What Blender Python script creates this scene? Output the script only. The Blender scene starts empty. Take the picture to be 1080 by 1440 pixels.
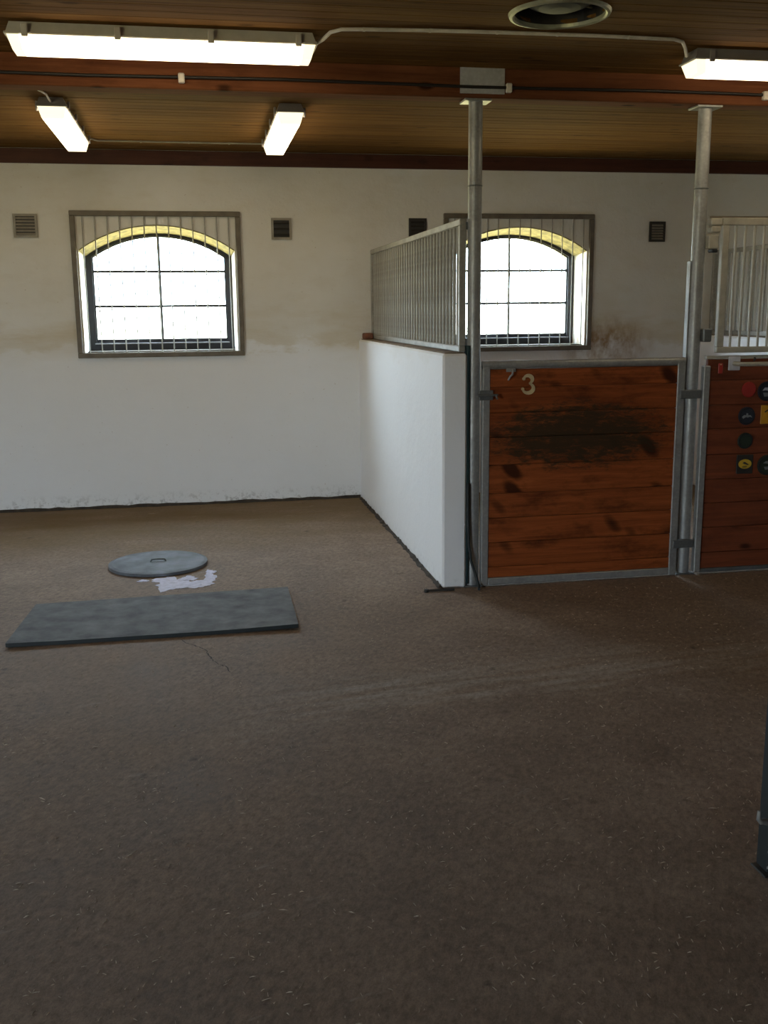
import bpy, bmesh, math, random
from mathutils import Matrix, Vector
random.seed(7)
scene = bpy.context.scene
col = scene.collection

# ------------------------------------------------------------------ camera
def make_camera():
    pitch, yaw, roll, fpx = math.radians(11.353), math.radians(10.257), math.radians(-0.536), 1415.3
    f = Vector((math.sin(yaw)*math.cos(pitch), math.cos(yaw)*math.cos(pitch), -math.sin(pitch)))
    r = Vector((math.cos(yaw), -math.sin(yaw), 0)); u = r.cross(f)
    r2 = r*math.cos(roll) + u*math.sin(roll); u2 = -r*math.sin(roll) + u*math.cos(roll)
    cam = bpy.data.cameras.new('camera'); o = bpy.data.objects.new('camera', cam); col.objects.link(o)
    cam.sensor_fit = 'VERTICAL'; cam.sensor_height = 36.0; cam.sensor_width = 27.0
    cam.lens = fpx * 36.0 / 1440.0
    cam.clip_start = 0.05
    m = Matrix((r2, u2, -f)).transposed().to_4x4(); m.translation = (0, 0, 1.6)
    o.matrix_world = m
    scene.camera = o
make_camera()

# ------------------------------------------------------------------ world, exposure, daylight portals
SKY_STRENGTH = 30.0
scene.view_settings.view_transform = 'Standard'
scene.view_settings.look = 'None'
scene.view_settings.gamma = 1.0
scene.view_settings.use_curve_mapping = False
scene.view_settings.exposure = 0.22
def make_world():
    w = bpy.data.worlds.new('sky'); scene.world = w; w.use_nodes = True
    nt = w.node_tree; N = nt.nodes; L = nt.links; N.clear()
    out = N.new('ShaderNodeOutputWorld'); bg = N.new('ShaderNodeBackground')
    tc = N.new('ShaderNodeTexCoord'); sep = N.new('ShaderNodeSeparateXYZ')
    L.new(tc.outputs['Generated'], sep.inputs[0])
    rp = N.new('ShaderNodeValToRGB')
    mr = N.new('ShaderNodeMapRange'); mr.inputs[1].default_value = -0.06; mr.inputs[2].default_value = 0.06
    L.new(sep.outputs['Z'], mr.inputs[0]); L.new(mr.outputs[0], rp.inputs[0])
    rp.color_ramp.elements[0].color = (0.36, 0.32, 0.15, 1)      # sunlit yard and grass below the horizon
    rp.color_ramp.elements[1].color = (0.68, 0.84, 1.0, 1)       # bright hazy sky
    L.new(rp.outputs[0], bg.inputs[0]); bg.inputs[1].default_value = SKY_STRENGTH
    L.new(bg.outputs[0], out.inputs[0])
make_world()

YW = 8.52            # inner face of the wall with the windows
CEIL = 2.85
XL, XR, YF = -8.2, 7.2, -3.2
WIN_C = [-6.32, -3.30, -0.285, 2.735, 5.75]

def portal(loc, rot, sx, sy):
    l = bpy.data.lights.new('daylight_portal', 'AREA'); l.shape = 'RECTANGLE'; l.size = sx; l.size_y = sy
    l.cycles.is_portal = True
    o = bpy.data.objects.new('daylight_portal', l); col.objects.link(o)
    o.location = loc; o.rotation_euler = rot
for c in WIN_C:
    portal((c, YW+0.36, 1.80), (math.radians(-90), 0, 0), 1.3, 1.1)
FILL_DOOR = (-7.5, -5.5, 2.5)      # unseen doorway added behind, placed and sized to light the walls: x0, x1, height
portal(((FILL_DOOR[0]+FILL_DOOR[1])/2, YF-0.28, FILL_DOOR[2]/2), (math.radians(90), 0, 0), FILL_DOOR[1]-FILL_DOOR[0], FILL_DOOR[2])

# ------------------------------------------------------------------ helpers
def tag(o, label=None, cat=None, group=None, kind=None):
    if label: o['label'] = label
    if cat: o['category'] = cat
    if group: o['group'] = group
    if kind: o['kind'] = kind
    return o
def wloc(o):
    v = Vector((0, 0, 0))
    while o is not None:
        v += o.location; o = o.parent
    return v
def empty(name, loc, label=None, cat=None, group=None, kind=None):
    o = bpy.data.objects.new(name, None); col.objects.link(o); o.location = loc
    o.empty_display_size = 0.1
    return tag(o, label, cat, group, kind)

class MB:
    """collects geometry in world coordinates; build() links it as one mesh object"""
    def __init__(s): s.v = []; s.f = []; s.sm = []
    def add(s, vs, fs, smooth=False):
        b = len(s.v); s.v += [tuple(p) for p in vs]
        for f in fs: s.f.append([b+i for i in f]); s.sm.append(smooth)
        return s
    def box(s, x0, x1, y0, y1, z0, z1, bevel=0.0):
        if bevel <= 0:
            vs = [(x, y, z) for z in (z0, z1) for y in (y0, y1) for x in (x0, x1)]
            return s.add(vs, [(0,2,3,1), (4,5,7,6), (0,1,5,4), (2,6,7,3), (0,4,6,2), (1,3,7,5)])
        bm = bmesh.new(); bmesh.ops.create_cube(bm, size=1)
        for v in bm.verts:
            v.co = ((x0+x1)/2+v.co.x*(x1-x0), (y0+y1)/2+v.co.y*(y1-y0), (z0+z1)/2+v.co.z*(z1-z0))
        bmesh.ops.bevel(bm, geom=bm.edges[:], offset=bevel, segments=1, affect='EDGES')
        bm.verts.index_update()
        s.add([v.co[:] for v in bm.verts], [[v.index for v in f.verts] for f in bm.faces]); bm.free(); return s
    def tube(s, pts, r, n=10, caps=True):
        pts = [Vector(p) for p in pts]; rs = r if isinstance(r, (list, tuple)) else [r]*len(pts)
        vs = []; up0 = None
        for i, p in enumerate(pts):
            d = (pts[min(i+1, len(pts)-1)] - pts[max(i-1, 0)]).normalized()
            if up0 is None:
                up0 = Vector((0, 0, 1)) if abs(d.z) < 0.9 else Vector((0, 1, 0))
            a = d.cross(up0).normalized(); b = a.cross(d).normalized(); up0 = b
            for k in range(n):
                t = 2*math.pi*k/n
                vs.append(p + (a*math.cos(t) + b*math.sin(t))*rs[i])
        fs = []
        for i in range(len(pts)-1):
            for k in range(n):
                fs.append((i*n+k, i*n+(k+1) % n, (i+1)*n+(k+1) % n, (i+1)*n+k))
        s.add(vs, fs, True)
        if caps:
            s.add(vs[:n], [tuple(range(n-1, -1, -1))]); s.add(vs[-n:], [tuple(range(n))])
        return s
    def lathe(s, c, prof, axis='z', n=28):
        """prof: list of (radius, offset along axis)"""
        vs = []
        for (r, h) in prof:
            for k in range(n):
                t = 2*math.pi*k/n; a, b = r*math.cos(t), r*math.sin(t)
                vs.append({'z': (c[0]+a, c[1]+b, c[2]+h), 'y': (c[0]+a, c[1]+h, c[2]+b), 'x': (c[0]+h, c[1]+a, c[2]+b)}[axis])
        fs = [(i*n+k, i*n+(k+1) % n, (i+1)*n+(k+1) % n, (i+1)*n+k) for i in range(len(prof)-1) for k in range(n)]
        return s.add(vs, fs, False)
    def extr_y(s, poly, y0, y1):
        n = len(poly)
        vs = [(x, y0, z) for x, z in poly] + [(x, y1, z) for x, z in poly]
        fs = [tuple(range(n)), tuple(range(2*n-1, n-1, -1))] + [(i, i+n, (i+1) % n+n, (i+1) % n) for i in range(n)]
        return s.add(vs, fs)
    def extr_z(s, poly, z0, z1):
        n = len(poly)
        vs = [(x, y, z0) for x, y in poly] + [(x, y, z1) for x, y in poly]
        fs = [tuple(range(n-1, -1, -1)), tuple(range(n, 2*n))] + [(i, (i+1) % n, (i+1) % n+n, i+n) for i in range(n)]
        return s.add(vs, fs)
    def ring_y(s, A, B, y0, y1):
        """closed ring between profiles A (outer) and B (inner), extruded in y"""
        n = len(A); vs = []
        for P, y in ((A, y0), (B, y0), (A, y1), (B, y1)): vs += [(x, y, z) for x, z in P]
        fs = []
        for i in range(n):
            j = (i+1) % n
            fs += [(i, j, n+j, n+i), (2*n+i, 3*n+i, 3*n+j, 2*n+j), (i, 2*n+i, 2*n+j, j), (n+i, n+j, 3*n+j, 3*n+i)]
        return s.add(vs, fs)
    def mesh(s, name, origin=(0, 0, 0), fix=True):
        me = bpy.data.meshes.new(name); o = Vector(origin)
        me.from_pydata([(p[0]-o.x, p[1]-o.y, p[2]-o.z) for p in s.v], [], s.f)
        for p, sm in zip(me.polygons, s.sm): p.use_smooth = sm
        if fix:
            bm = bmesh.new(); bm.from_mesh(me); bmesh.ops.recalc_face_normals(bm, faces=bm.faces[:]); bm.to_mesh(me); bm.free()
        me.update(); return me
    def build(s, name, mat, parent=None, origin=None, fix=True):
        base = wloc(parent) if parent else Vector((0, 0, 0))
        org = Vector(origin) if origin is not None else base
        me = s.mesh(name, org, fix); me.materials.append(mat)
        ob = bpy.data.objects.new(name, me); col.objects.link(ob)
        ob.location = org - base
        if parent: ob.parent = parent
        return ob
def piece(name, me, loc, parent):
    """another object on shared mesh data, at a world location"""
    ob = bpy.data.objects.new(name, me); col.objects.link(ob)
    ob.location = Vector(loc) - (wloc(parent) if parent else Vector((0, 0, 0)))
    if parent: ob.parent = parent
    return ob
def copy_tree(o, dloc=(0, 0, 0), parent=None):
    c = o.copy(); col.objects.link(c); c.parent = parent
    if parent is None: c.location = o.location + Vector(dloc)
    for ch in o.children: copy_tree(ch, parent=c)
    return c

# ------------------------------------------------------------------ materials
class MAT:
    def __init__(s, name):
        s.m = bpy.data.materials.new(name); s.m.use_nodes = True
        s.nt = s.m.node_tree; s.N = s.nt.nodes; s.L = s.nt.links
        s.b = s.N['Principled BSDF']; s.out = s.N['Material Output']
        s.tc = s.N.new('ShaderNodeTexCoord')
    def lk(s, a, b): s.L.new(a, b)
    def coord(s, scale=(1, 1, 1), rand=False, kind='Object', rot=(0, 0, 0)):
        mp = s.N.new('ShaderNodeMapping'); mp.inputs['Rotation'].default_value = rot       # turn first, then stretch
        m2 = s.N.new('ShaderNodeMapping'); m2.inputs['Scale'].default_value = scale; s.lk(mp.outputs[0], m2.inputs[0])
        if rand:
            oi = s.N.new('ShaderNodeObjectInfo'); mu = s.N.new('ShaderNodeVectorMath'); mu.operation = 'SCALE'
            cx = s.N.new('ShaderNodeCombineXYZ')
            for i, k in enumerate((17.3, 9.1, 23.7)):
                q = s.math('MULTIPLY', oi.outputs['Random'], k); s.lk(q, cx.inputs[i])
            ad = s.N.new('ShaderNodeVectorMath'); ad.operation = 'ADD'
            s.lk(s.tc.outputs[kind], ad.inputs[0]); s.lk(cx.outputs[0], ad.inputs[1]); s.lk(ad.outputs[0], mp.inputs[0])
        else: s.lk(s.tc.outputs[kind], mp.inputs[0])
        return m2.outputs[0]
    def noise(s, vec, scale, detail=6, rough=0.6, dist=0.0):
        n = s.N.new('ShaderNodeTexNoise'); s.lk(vec, n.inputs['Vector'])
        n.inputs['Scale'].default_value = scale; n.inputs['Detail'].default_value = detail
        n.inputs['Roughness'].default_value = rough; n.inputs['Distortion'].default_value = dist
        return n.outputs['Fac']
    def vor(s, vec, scale, rnd=1.0):
        n = s.N.new('ShaderNodeTexVoronoi'); s.lk(vec, n.inputs['Vector']); n.inputs['Scale'].default_value = scale
        n.inputs['Randomness'].default_value = rnd; return n.outputs['Distance']
    def ramp(s, fac, stops):
        r = s.N.new('ShaderNodeValToRGB'); e = r.color_ramp.elements
        while len(e) < len(stops): e.new(0.5)
        for el, (p, c) in zip(e, stops):
            el.position = p; el.color = (c, c, c, 1) if isinstance(c, (int, float)) else (*c, 1)
        s.lk(fac, r.inputs[0]); return r.outputs[0]
    def math(s, op, a, b=None, clamp=False):
        n = s.N.new('ShaderNodeMath'); n.operation = op; n.use_clamp = clamp
        for i, x in enumerate((a, b)):
            if x is None: continue
            if isinstance(x, (int, float)): n.inputs[i].default_value = x
            else: s.lk(x, n.inputs[i])
        return n.outputs[0]
    def mix(s, fac, a, b, mode='MIX'):
        n = s.N.new('ShaderNodeMix'); n.data_type = 'RGBA'; n.blend_type = mode
        for i, x in ((0, fac), (6, a), (7, b)):
            if isinstance(x, (int, float)): n.inputs[i].default_value = x
            elif isinstance(x, tuple): n.inputs[i].default_value = (*x, 1)
            else: s.lk(x, n.inputs[i])
        return n.outputs[2]
    def xyz(s, kind='Object'):
        n = s.N.new('ShaderNodeSeparateXYZ'); s.lk(s.tc.outputs[kind], n.inputs[0]); return n.outputs
    def bump(s, h, strength=0.3, dist=0.01):
        n = s.N.new('ShaderNodeBump'); n.inputs['Strength'].default_value = strength; n.inputs['Distance'].default_value = dist
        s.lk(h, n.inputs['Height']); s.lk(n.outputs[0], s.b.inputs['Normal'])
    def set(s, base=None, rough=None, metal=None, spec=None):
        for k, v in (('Base Color', base), ('Roughness', rough), ('Metallic', metal), ('Specular IOR Level', spec)):
            if v is None: continue
            if isinstance(v, tuple): s.b.inputs[k].default_value = (*v, 1)
            elif isinstance(v, (int, float)): s.b.inputs[k].default_value = v
            else: s.lk(v, s.b.inputs[k])
        return s.m

def mat_plain(name, c, rough=0.5, metal=0.0, var=0.12, scale=14, bump=0.0):
    m = MAT(name); v = m.coord()
    n = m.noise(v, scale, 5)
    lo = tuple(x*(1-var*2) for x in c); hi = tuple(min(1, x*(1+var)) for x in c)
    m.set(m.ramp(n, [(0.3, lo), (0.7, hi)]), rough, metal)
    if bump: m.bump(m.noise(v, scale*6, 3), bump, 0.002)
    return m.m

def mat_plaster(name='white_plaster', lit_mix=0.0):
    m = MAT(name); v = m.coord()
    p = m.xyz()
    big = m.noise(v, 0.9, 4, 0.6)
    mid = m.noise(m.coord((1, 1, 2.2)), 3.5, 6, 0.65)
    base = m.ramp(big, [(0.3, (0.66, 0.63, 0.555)), (0.7, (0.76, 0.745, 0.70))])
    base = m.mix(m.ramp(mid, [(0.50, 0.0), (0.75, 0.35)]), base, (0.58, 0.52, 0.40))
    # daylight on the lower wall painted in: bluer and whiter than the upper part
    hz = m.math('ADD', p[2], m.math('MULTIPLY', m.math('SUBTRACT', mid, 0.5), 0.5))
    base = m.mix(m.ramp(hz, [(0.0, 1.0), (0.30, 0.0)]), base, base)
    low_daylight = m.N.new('ShaderNodeMapRange'); low_daylight.inputs[1].default_value = 1.35; low_daylight.inputs[2].default_value = 1.3
    m.lk(hz, low_daylight.inputs[0])
    base = m.mix(m.math('MULTIPLY', low_daylight.outputs[0], 0.75), base, (0.80, 0.81, 0.82))
    zb = m.math('SUBTRACT', 1.0, m.math('ABSOLUTE', m.math('DIVIDE', m.math('SUBTRACT', p[2], 1.45), 0.30)), True)
    zb = m.math('MULTIPLY', zb, m.ramp(m.noise(m.coord((.6, .6, 2.5)), 1.6, 5, .65), [(0.42, 0.0), (0.68, 0.75)]))
    base = m.mix(zb, base, (0.55, 0.45, 0.27))
    # brown splashes in the stall and grime along the foot
    dx = m.math('DIVIDE', m.math('SUBTRACT', p[0], 3.56), 0.48); dz = m.math('DIVIDE', m.math('SUBTRACT', p[2], 1.28), 0.28)
    d2 = m.math('ADD', m.math('MULTIPLY', dx, dx), m.math('MULTIPLY', dz, dz))
    st = m.math('MULTIPLY', m.math('SUBTRACT', 1.0, d2, True), m.ramp(m.noise(m.coord((1, 1, .7)), 5, 6, .7), [(0.38, 0.0), (0.58, 1.0)]))
    base = m.mix(m.math('MULTIPLY', st, 0.9), base, (0.30, 0.16, 0.04))
    grime = m.N.new('ShaderNodeMapRange'); grime.inputs[1].default_value = 0.13; grime.inputs[2].default_value = 0.02
    m.lk(p[2], grime.inputs[0])
    sp = m.ramp(m.noise(v, 26, 5, 0.7), [(0.50, 0.0), (0.62, 1.0)])
    base = m.mix(m.math('MULTIPLY', m.math('MULTIPLY', grime.outputs[0], sp), 0.5), base, (0.13, 0.10, 0.07))
    specks = m.ramp(m.noise(v, 42, 3, 0.6), [(0.70, 0.0), (0.76, 0.7)])
    base = m.mix(specks, base, (0.35, 0.26, 0.15))
    if lit_mix: base = m.mix(lit_mix, base, (0.93, 0.93, 0.94))  # brighter copy for the partitions: window light on them put into the colour
    m.set(base, 0.75, spec=0.25)
    h = m.math('ADD', m.noise(v, 5, 4), m.math('MULTIPLY', m.noise(v, 45, 4), 0.25))
    m.bump(h, 0.5, 0.015)
    return m.m

def mat_floor():
    m = MAT('stable_concrete'); v = m.coord(); p = m.xyz()
    big = m.noise(v, 0.55, 5, 0.6, 0.4); mid = m.noise(v, 2.6, 7, 0.68); fine = m.noise(m.coord((1, .55, 1), rot=(0, 0, 0.5)), 42, 8, 0.82)
    c = m.ramp(mid, [(0.25, (0.175, 0.126, 0.093)), (0.5, (0.270, 0.203, 0.156)), (0.78, (0.39, 0.304, 0.240))])
    c = m.mix(m.ramp(big, [(0.35, 0.0), (0.7, 0.75)]), c, (0.225, 0.163, 0.114))
    c = m.mix(0.85, c, m.ramp(fine, [(0.30, (0.22, 0.20, 0.18)), (0.5, (0.5, 0.5, 0.5)), (0.72, (0.86, 0.83, 0.78))]), 'OVERLAY')
    # damp yellow-brown manure staining in front of the window wall
    ym = m.N.new('ShaderNodeMapRange'); ym.inputs[1].default_value = 6.6; ym.inputs[2].default_value = 7.9
    m.lk(m.math('ADD', p[1], m.math('MULTIPLY', m.math('SUBTRACT', big, .5), 2.0)), ym.inputs[0])
    stain = m.math('MULTIPLY', ym.outputs[0], m.ramp(m.noise(m.coord((.5, 1.5, 1)), 2.2, 6, .7), [(0.3, 0.35), (0.6, 0.95)]))
    c = m.mix(stain, c, (0.185, 0.122, 0.052))
    # swept pale streak of dust across the aisle
    t = m.math('ADD', p[1], m.math('MULTIPLY', m.math('ADD', p[0], 0.0), -0.155))
    t = m.math('SUBTRACT', t, 3.83)
    t = m.math('ADD', t, m.math('ADD', m.math('MULTIPLY', m.math('SUBTRACT', big, .5), 1.1), m.math('MULTIPLY', m.math('SUBTRACT', mid, .5), 0.9)))
    band = m.math('SUBTRACT', 1.0, m.math('ABSOLUTE', m.math('DIVIDE', t, 0.34)), True)
    xr = m.N.new('ShaderNodeMapRange'); xr.inputs[1].default_value = -0.1; xr.inputs[2].default_value = 0.6; m.lk(p[0], xr.inputs[0])
    band = m.math('MULTIPLY', m.math('MULTIPLY', band, xr.outputs[0]), m.ramp(m.noise(m.coord((.35, 3.0, 1), rot=(0, 0, -0.15)), 4, 6, .7), [(0.40, 0.0), (0.60, 1.0)]))
    band = m.math('MULTIPLY', band, m.ramp(fine, [(0.35, 0.2), (0.6, 1.0)]))
    c = m.mix(m.math('MULTIPLY', band, 0.8), c, (0.47, 0.42, 0.36))
    # pale scuffs and dark blotches
    sc = m.ramp(m.noise(m.coord((1, .25, 1), rot=(0, 0, 1.2)), 13, 6, .75), [(0.62, 0.0), (0.74, 0.6)])
    c = m.mix(sc, c, (0.45, 0.40, 0.34))
    bl = m.ramp(m.noise(v, 9, 4, .6), [(0.66, 0.0), (0.74, 0.7)])
    c = m.mix(bl, c, (0.085, 0.062, 0.045))
    m.set(c, m.ramp(mid, [(0.3, 0.68), (0.7, 0.88)]), spec=0.2)
    m.bump(m.math('ADD', fine, m.math('MULTIPLY', mid, 1.5)), 0.45, 0.006)
    return m.m

def mat_wood(name, dark, light, grain=(1.2, 26, 26), knots=0.8, blot=0.5, rough=0.55, var=0.35, scuff=None, spec=0.3):
    m = MAT(name); v = m.coord(grain, rand=True)
    g = m.noise(v, 1.6, 8, 0.68, 0.6)
    c = m.ramp(g, [(0.28, dark), (0.72, light)])
    oi = m.N.new('ShaderNodeObjectInfo')
    c = m.mix(m.math('MULTIPLY', oi.outputs['Random'], var), c, tuple(x*0.45 for x in dark))
    k = m.vor(m.coord((6.5, 1.0, 3.0) if scuff else (3.2, 6.5, 6.5), rand=True, rot=(0, .75, 0) if scuff else (0, 0, 0)), 0.9 if scuff else 1.0)
    c = m.mix(m.math('MULTIPLY', m.ramp(m.math('ADD', k, m.math('MULTIPLY', g, 0.10)), [(0.22, 1.0), (0.34, 0.0)] if scuff else [(0.13, 1.0), (0.22, 0.0)]), knots), c, tuple(x*0.16 for x in dark))
    b = m.ramp(m.noise(m.coord((1.5, 3.5, 3.5), rand=True), 1.5, 6, .7), [(0.50, 0.0), (0.70, 1.0)])
    c = m.mix(m.math('MULTIPLY', b, blot), c, tuple(x*0.28 for x in dark))
    if scuff:      # dark worn patch where horses rub and kick, in room coordinates
        ge = m.N.new('ShaderNodeNewGeometry'); sx = m.N.new('ShaderNodeSeparateXYZ'); m.lk(ge.outputs['Position'], sx.inputs[0])
        dx = m.math('DIVIDE', m.math('SUBTRACT', sx.outputs[0], scuff[0]), scuff[2]); dz = m.math('DIVIDE', m.math('SUBTRACT', sx.outputs[2], scuff[1]), scuff[3])
        d2 = m.math('SUBTRACT', 1.0, m.math('ADD', m.math('MULTIPLY', dx, dx), m.math('MULTIPLY', dz, dz)), True)
        mp = m.N.new('ShaderNodeMapping'); mp.inputs['Scale'].default_value = (4.5, 1, 16); m.lk(ge.outputs['Position'], mp.inputs[0])
        nz = m.noise(mp.outputs[0], 2.4, 8, 0.82, 0.5)
        f = m.ramp(m.math('ADD', nz, m.math('MULTIPLY', d2, 0.35)), [(0.62, 0.0), (0.78, 0.9)])
        c = m.mix(m.math('MULTIPLY', f, m.ramp(d2, [(0.0, 0.0), (0.35, 1.0)])), c, (0.030, 0.024, 0.012))
    m.set(c, rough, spec=spec)
    m.bump(g, 0.25, 0.003)
    return m.m

def mat_galv(name, c=(0.36, 0.37, 0.37), metal=0.75, rough=0.42):
    m = MAT(name); v = m.coord()
    n = m.noise(v, 7, 6, 0.7); sp = m.vor(v, 55)
    cc = m.mix(m.ramp(n, [(0.35, 0.0), (0.75, 0.8)]), c, tuple(x*0.60 for x in c))
    cc = m.mix(m.ramp(sp, [(0.1, 0.25), (0.6, 0.0)]), cc, tuple(min(1, x*1.4) for x in c))
    m.set(cc, m.ramp(n, [(0.3, rough-.08), (0.7, rough+.18)]), metal)
    return m.m

def mat_lens():
    m = bpy.data.materials.new('lit_diffuser'); m.use_nodes = True; nt = m.node_tree
    b = nt.nodes['Principled BSDF']
    b.inputs['Base Color'].default_value = (0.9, 0.88, 0.8, 1); b.inputs['Roughness'].default_value = 0.4
    b.inputs['Emission Color'].default_value = (1.0, 0.82, 0.55, 1); b.inputs['Emission Strength'].default_value = 5.0
    return m
def mat_endlens():
    m = bpy.data.materials.new('diffuser_end'); m.use_nodes = True; b = m.node_tree.nodes['Principled BSDF']
    b.inputs['Base Color'].default_value = (0.8, 0.76, 0.58, 1); b.inputs['Roughness'].default_value = 0.35
    b.inputs['Emission Color'].default_value = (1.0, 0.86, 0.55, 1); b.inputs['Emission Strength'].default_value = 1.3
    return m
def mat_glass():
    m = bpy.data.materials.new('window_glass'); m.use_nodes = True; nt = m.node_tree; nt.nodes.clear()
    o = nt.nodes.new('ShaderNodeOutputMaterial'); t = nt.nodes.new('ShaderNodeBsdfTransparent'); g = nt.nodes.new('ShaderNodeBsdfGlossy')
    mx = nt.nodes.new('ShaderNodeMixShader'); mx.inputs[0].default_value = 0.05
    t.inputs[0].default_value = (0.93, 0.95, 0.95, 1); g.inputs['Roughness'].default_value = 0.05
    nt.links.new(t.outputs[0], mx.inputs[1]); nt.links.new(g.outputs[0], mx.inputs[2]); nt.links.new(mx.outputs[0], o.inputs[0])
    return m

M = dict(
    plaster=mat_plaster(), plasterlit=mat_plaster('lit_plaster', 0.72), floor=mat_floor(),
    ceil=mat_wood('ceiling_wood', (0.110, 0.046, 0.013), (0.27, 0.142, 0.038), grain=(0.6, 22, 22), knots=0.5, blot=0.25, rough=0.85, spec=0.08),
    beam=mat_wood('beam_wood', (0.10, 0.034, 0.016), (0.23, 0.085, 0.036), grain=(0.7, 16, 16), knots=0.8, blot=0.35, rough=0.85, spec=0.08),
    trim=mat_wood('trim_wood', (0.07, 0.022, 0.014), (0.13, 0.045, 0.026), knots=0.5, blot=0.4),
    gate=mat_wood('gate_wood', (0.17, 0.036, 0.010), (0.44, 0.115, 0.027), grain=(1.3, 24, 24), knots=0.9, blot=0.85, rough=0.55, spec=0.2, scuff=(2.15, .88, .72, .26)),
    front=mat_wood('front_wood', (0.13, 0.032, 0.014), (0.28, 0.075, 0.030), grain=(1.1, 20, 20), knots=0.8, blot=0.4, rough=0.45),
    galv=mat_galv('galvanised_steel', (0.40, 0.40, 0.385), 0.5, 0.45), galvdark=mat_galv('dull_steel', (0.20, 0.21, 0.21), 0.6, 0.5),
    grille=mat_galv('grey_grille_steel', (0.38, 0.36, 0.31), 0.25, 0.5),
    brown_iron=mat_plain('weathered_iron', (0.17, 0.145, 0.11), 0.6, 0.3),
    cream=mat_plain('cream_enamel', (0.43, 0.40, 0.33), 0.45),
    black=mat_plain('black_frame_paint', (0.016, 0.017, 0.024), 0.45),
    greyedge=mat_plain('grey_bead', (0.22, 0.22, 0.23), 0.5),
    ochre=mat_plain('ochre_arch', (0.27, 0.23, 0.105), 0.7, 0, 0.35, 18),
    ochredirt=mat_plain('dirty_ochre_sill', (0.07, 0.052, 0.025), 0.9, 0, 0.3, 10),
    capdirt=mat_plain('dirty_cap', (0.27, 0.20, 0.13), 0.9, 0, 0.3, 8),
    zinc=mat_galv('zinc_plate', (0.55, 0.55, 0.55), 0.2, 0.5), darkiron=mat_galv('dark_iron', (0.07, 0.075, 0.075), 0.4, 0.5),
    dirt=mat_plain('dirt', (0.050, 0.038, 0.026), 0.9, 0, 0.3, 20, 0.4),
    rubber=mat_plain('grey_rubber_mat', (0.140, 0.142, 0.143), 0.85, 0, 0.28, 9, 0.3),
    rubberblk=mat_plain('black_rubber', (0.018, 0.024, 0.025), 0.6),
    rubbergreen=mat_plain('dark_green_strip', (0.010, 0.032, 0.034), 0.5),
    lid=mat_plain('worn_metal_lid', (0.150, 0.160, 0.180), 0.7, 0.0, 0.32, 6, 0.2),
    powder=mat_plain('white_powder', (0.74, 0.74, 0.90), 0.95, 0, 0.12, 30, 0.3),
    lamp=mat_plain('lamp_housing', (0.60, 0.57, 0.50), 0.45, 0, 0.06),
    lampgrey=mat_plain('lamp_housing_grey', (0.30, 0.28, 0.27), 0.5, 0, 0.06),
    endlens=mat_endlens(),
    lens=mat_lens(), glass=mat_glass(),
    cable=mat_plain('white_cable', (0.78, 0.72, 0.64), 0.5), blackcable=mat_plain('black_pipe', (0.020, 0.016, 0.014), 0.5),
    ventplastic=mat_plain('vent_plastic', (0.30, 0.27, 0.22), 0.5), ventdark=mat_plain('vent_dark', (0.030, 0.026, 0.022), 0.6),
    ventgreen=mat_plain('vent_ring_metal', (0.36, 0.36, 0.25), 0.4, 0.4), dome=mat_plain('dark_damper', (0.014, 0.014, 0.014), 0.65, 0.0),
    brass=mat_plain('brass', (0.72, 0.58, 0.34), 0.4, 0.3), white=mat_plain('white_plate', (0.62, 0.62, 0.66), 0.5),
    red=mat_plain('red_enamel', (0.42, 0.035, 0.025), 0.35), navy=mat_plain('navy_badge', (0.020, 0.024, 0.036), 0.4),
    green=mat_plain('dark_green_badge', (0.022, 0.034, 0.022), 0.4), yellow=mat_plain('yellow_badge', (0.62, 0.40, 0.035), 0.4),
    orange=mat_plain('orange_badge', (0.66, 0.32, 0.02), 0.4), grey=mat_plain('grey_mark', (0.22, 0.24, 0.25), 0.5),
    brick=mat_plain('brick_red', (0.22, 0.085, 0.045), 0.8, 0, 0.25, 20), straw=mat_plain('straw', (0.50, 0.41, 0.30), 0.8, 0, 0.3, 3),
    duct=mat_plain('duct_dark', (0.03, 0.026, 0.022), 0.5),
)

# ------------------------------------------------------------------ the setting
# floor
fl = MB(); fl.add([(XL, YF, 0), (XR, YF, 0), (XR, YW+.02, 0), (XL, YW+.02, 0), (XL, YF, -.15), (XR, YF, -.15), (XR, YW+.02, -.15), (XL, YW+.02, -.15)],
       [(0, 1, 2, 3), (7, 6, 5, 4), (0, 4, 5, 1), (1, 5, 6, 2), (2, 6, 7, 3), (3, 7, 4, 0)])
floor = tag(fl.build('floor', M['floor']), 'brown grey concrete stable floor strewn with straw dust', kind='structure')

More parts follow.
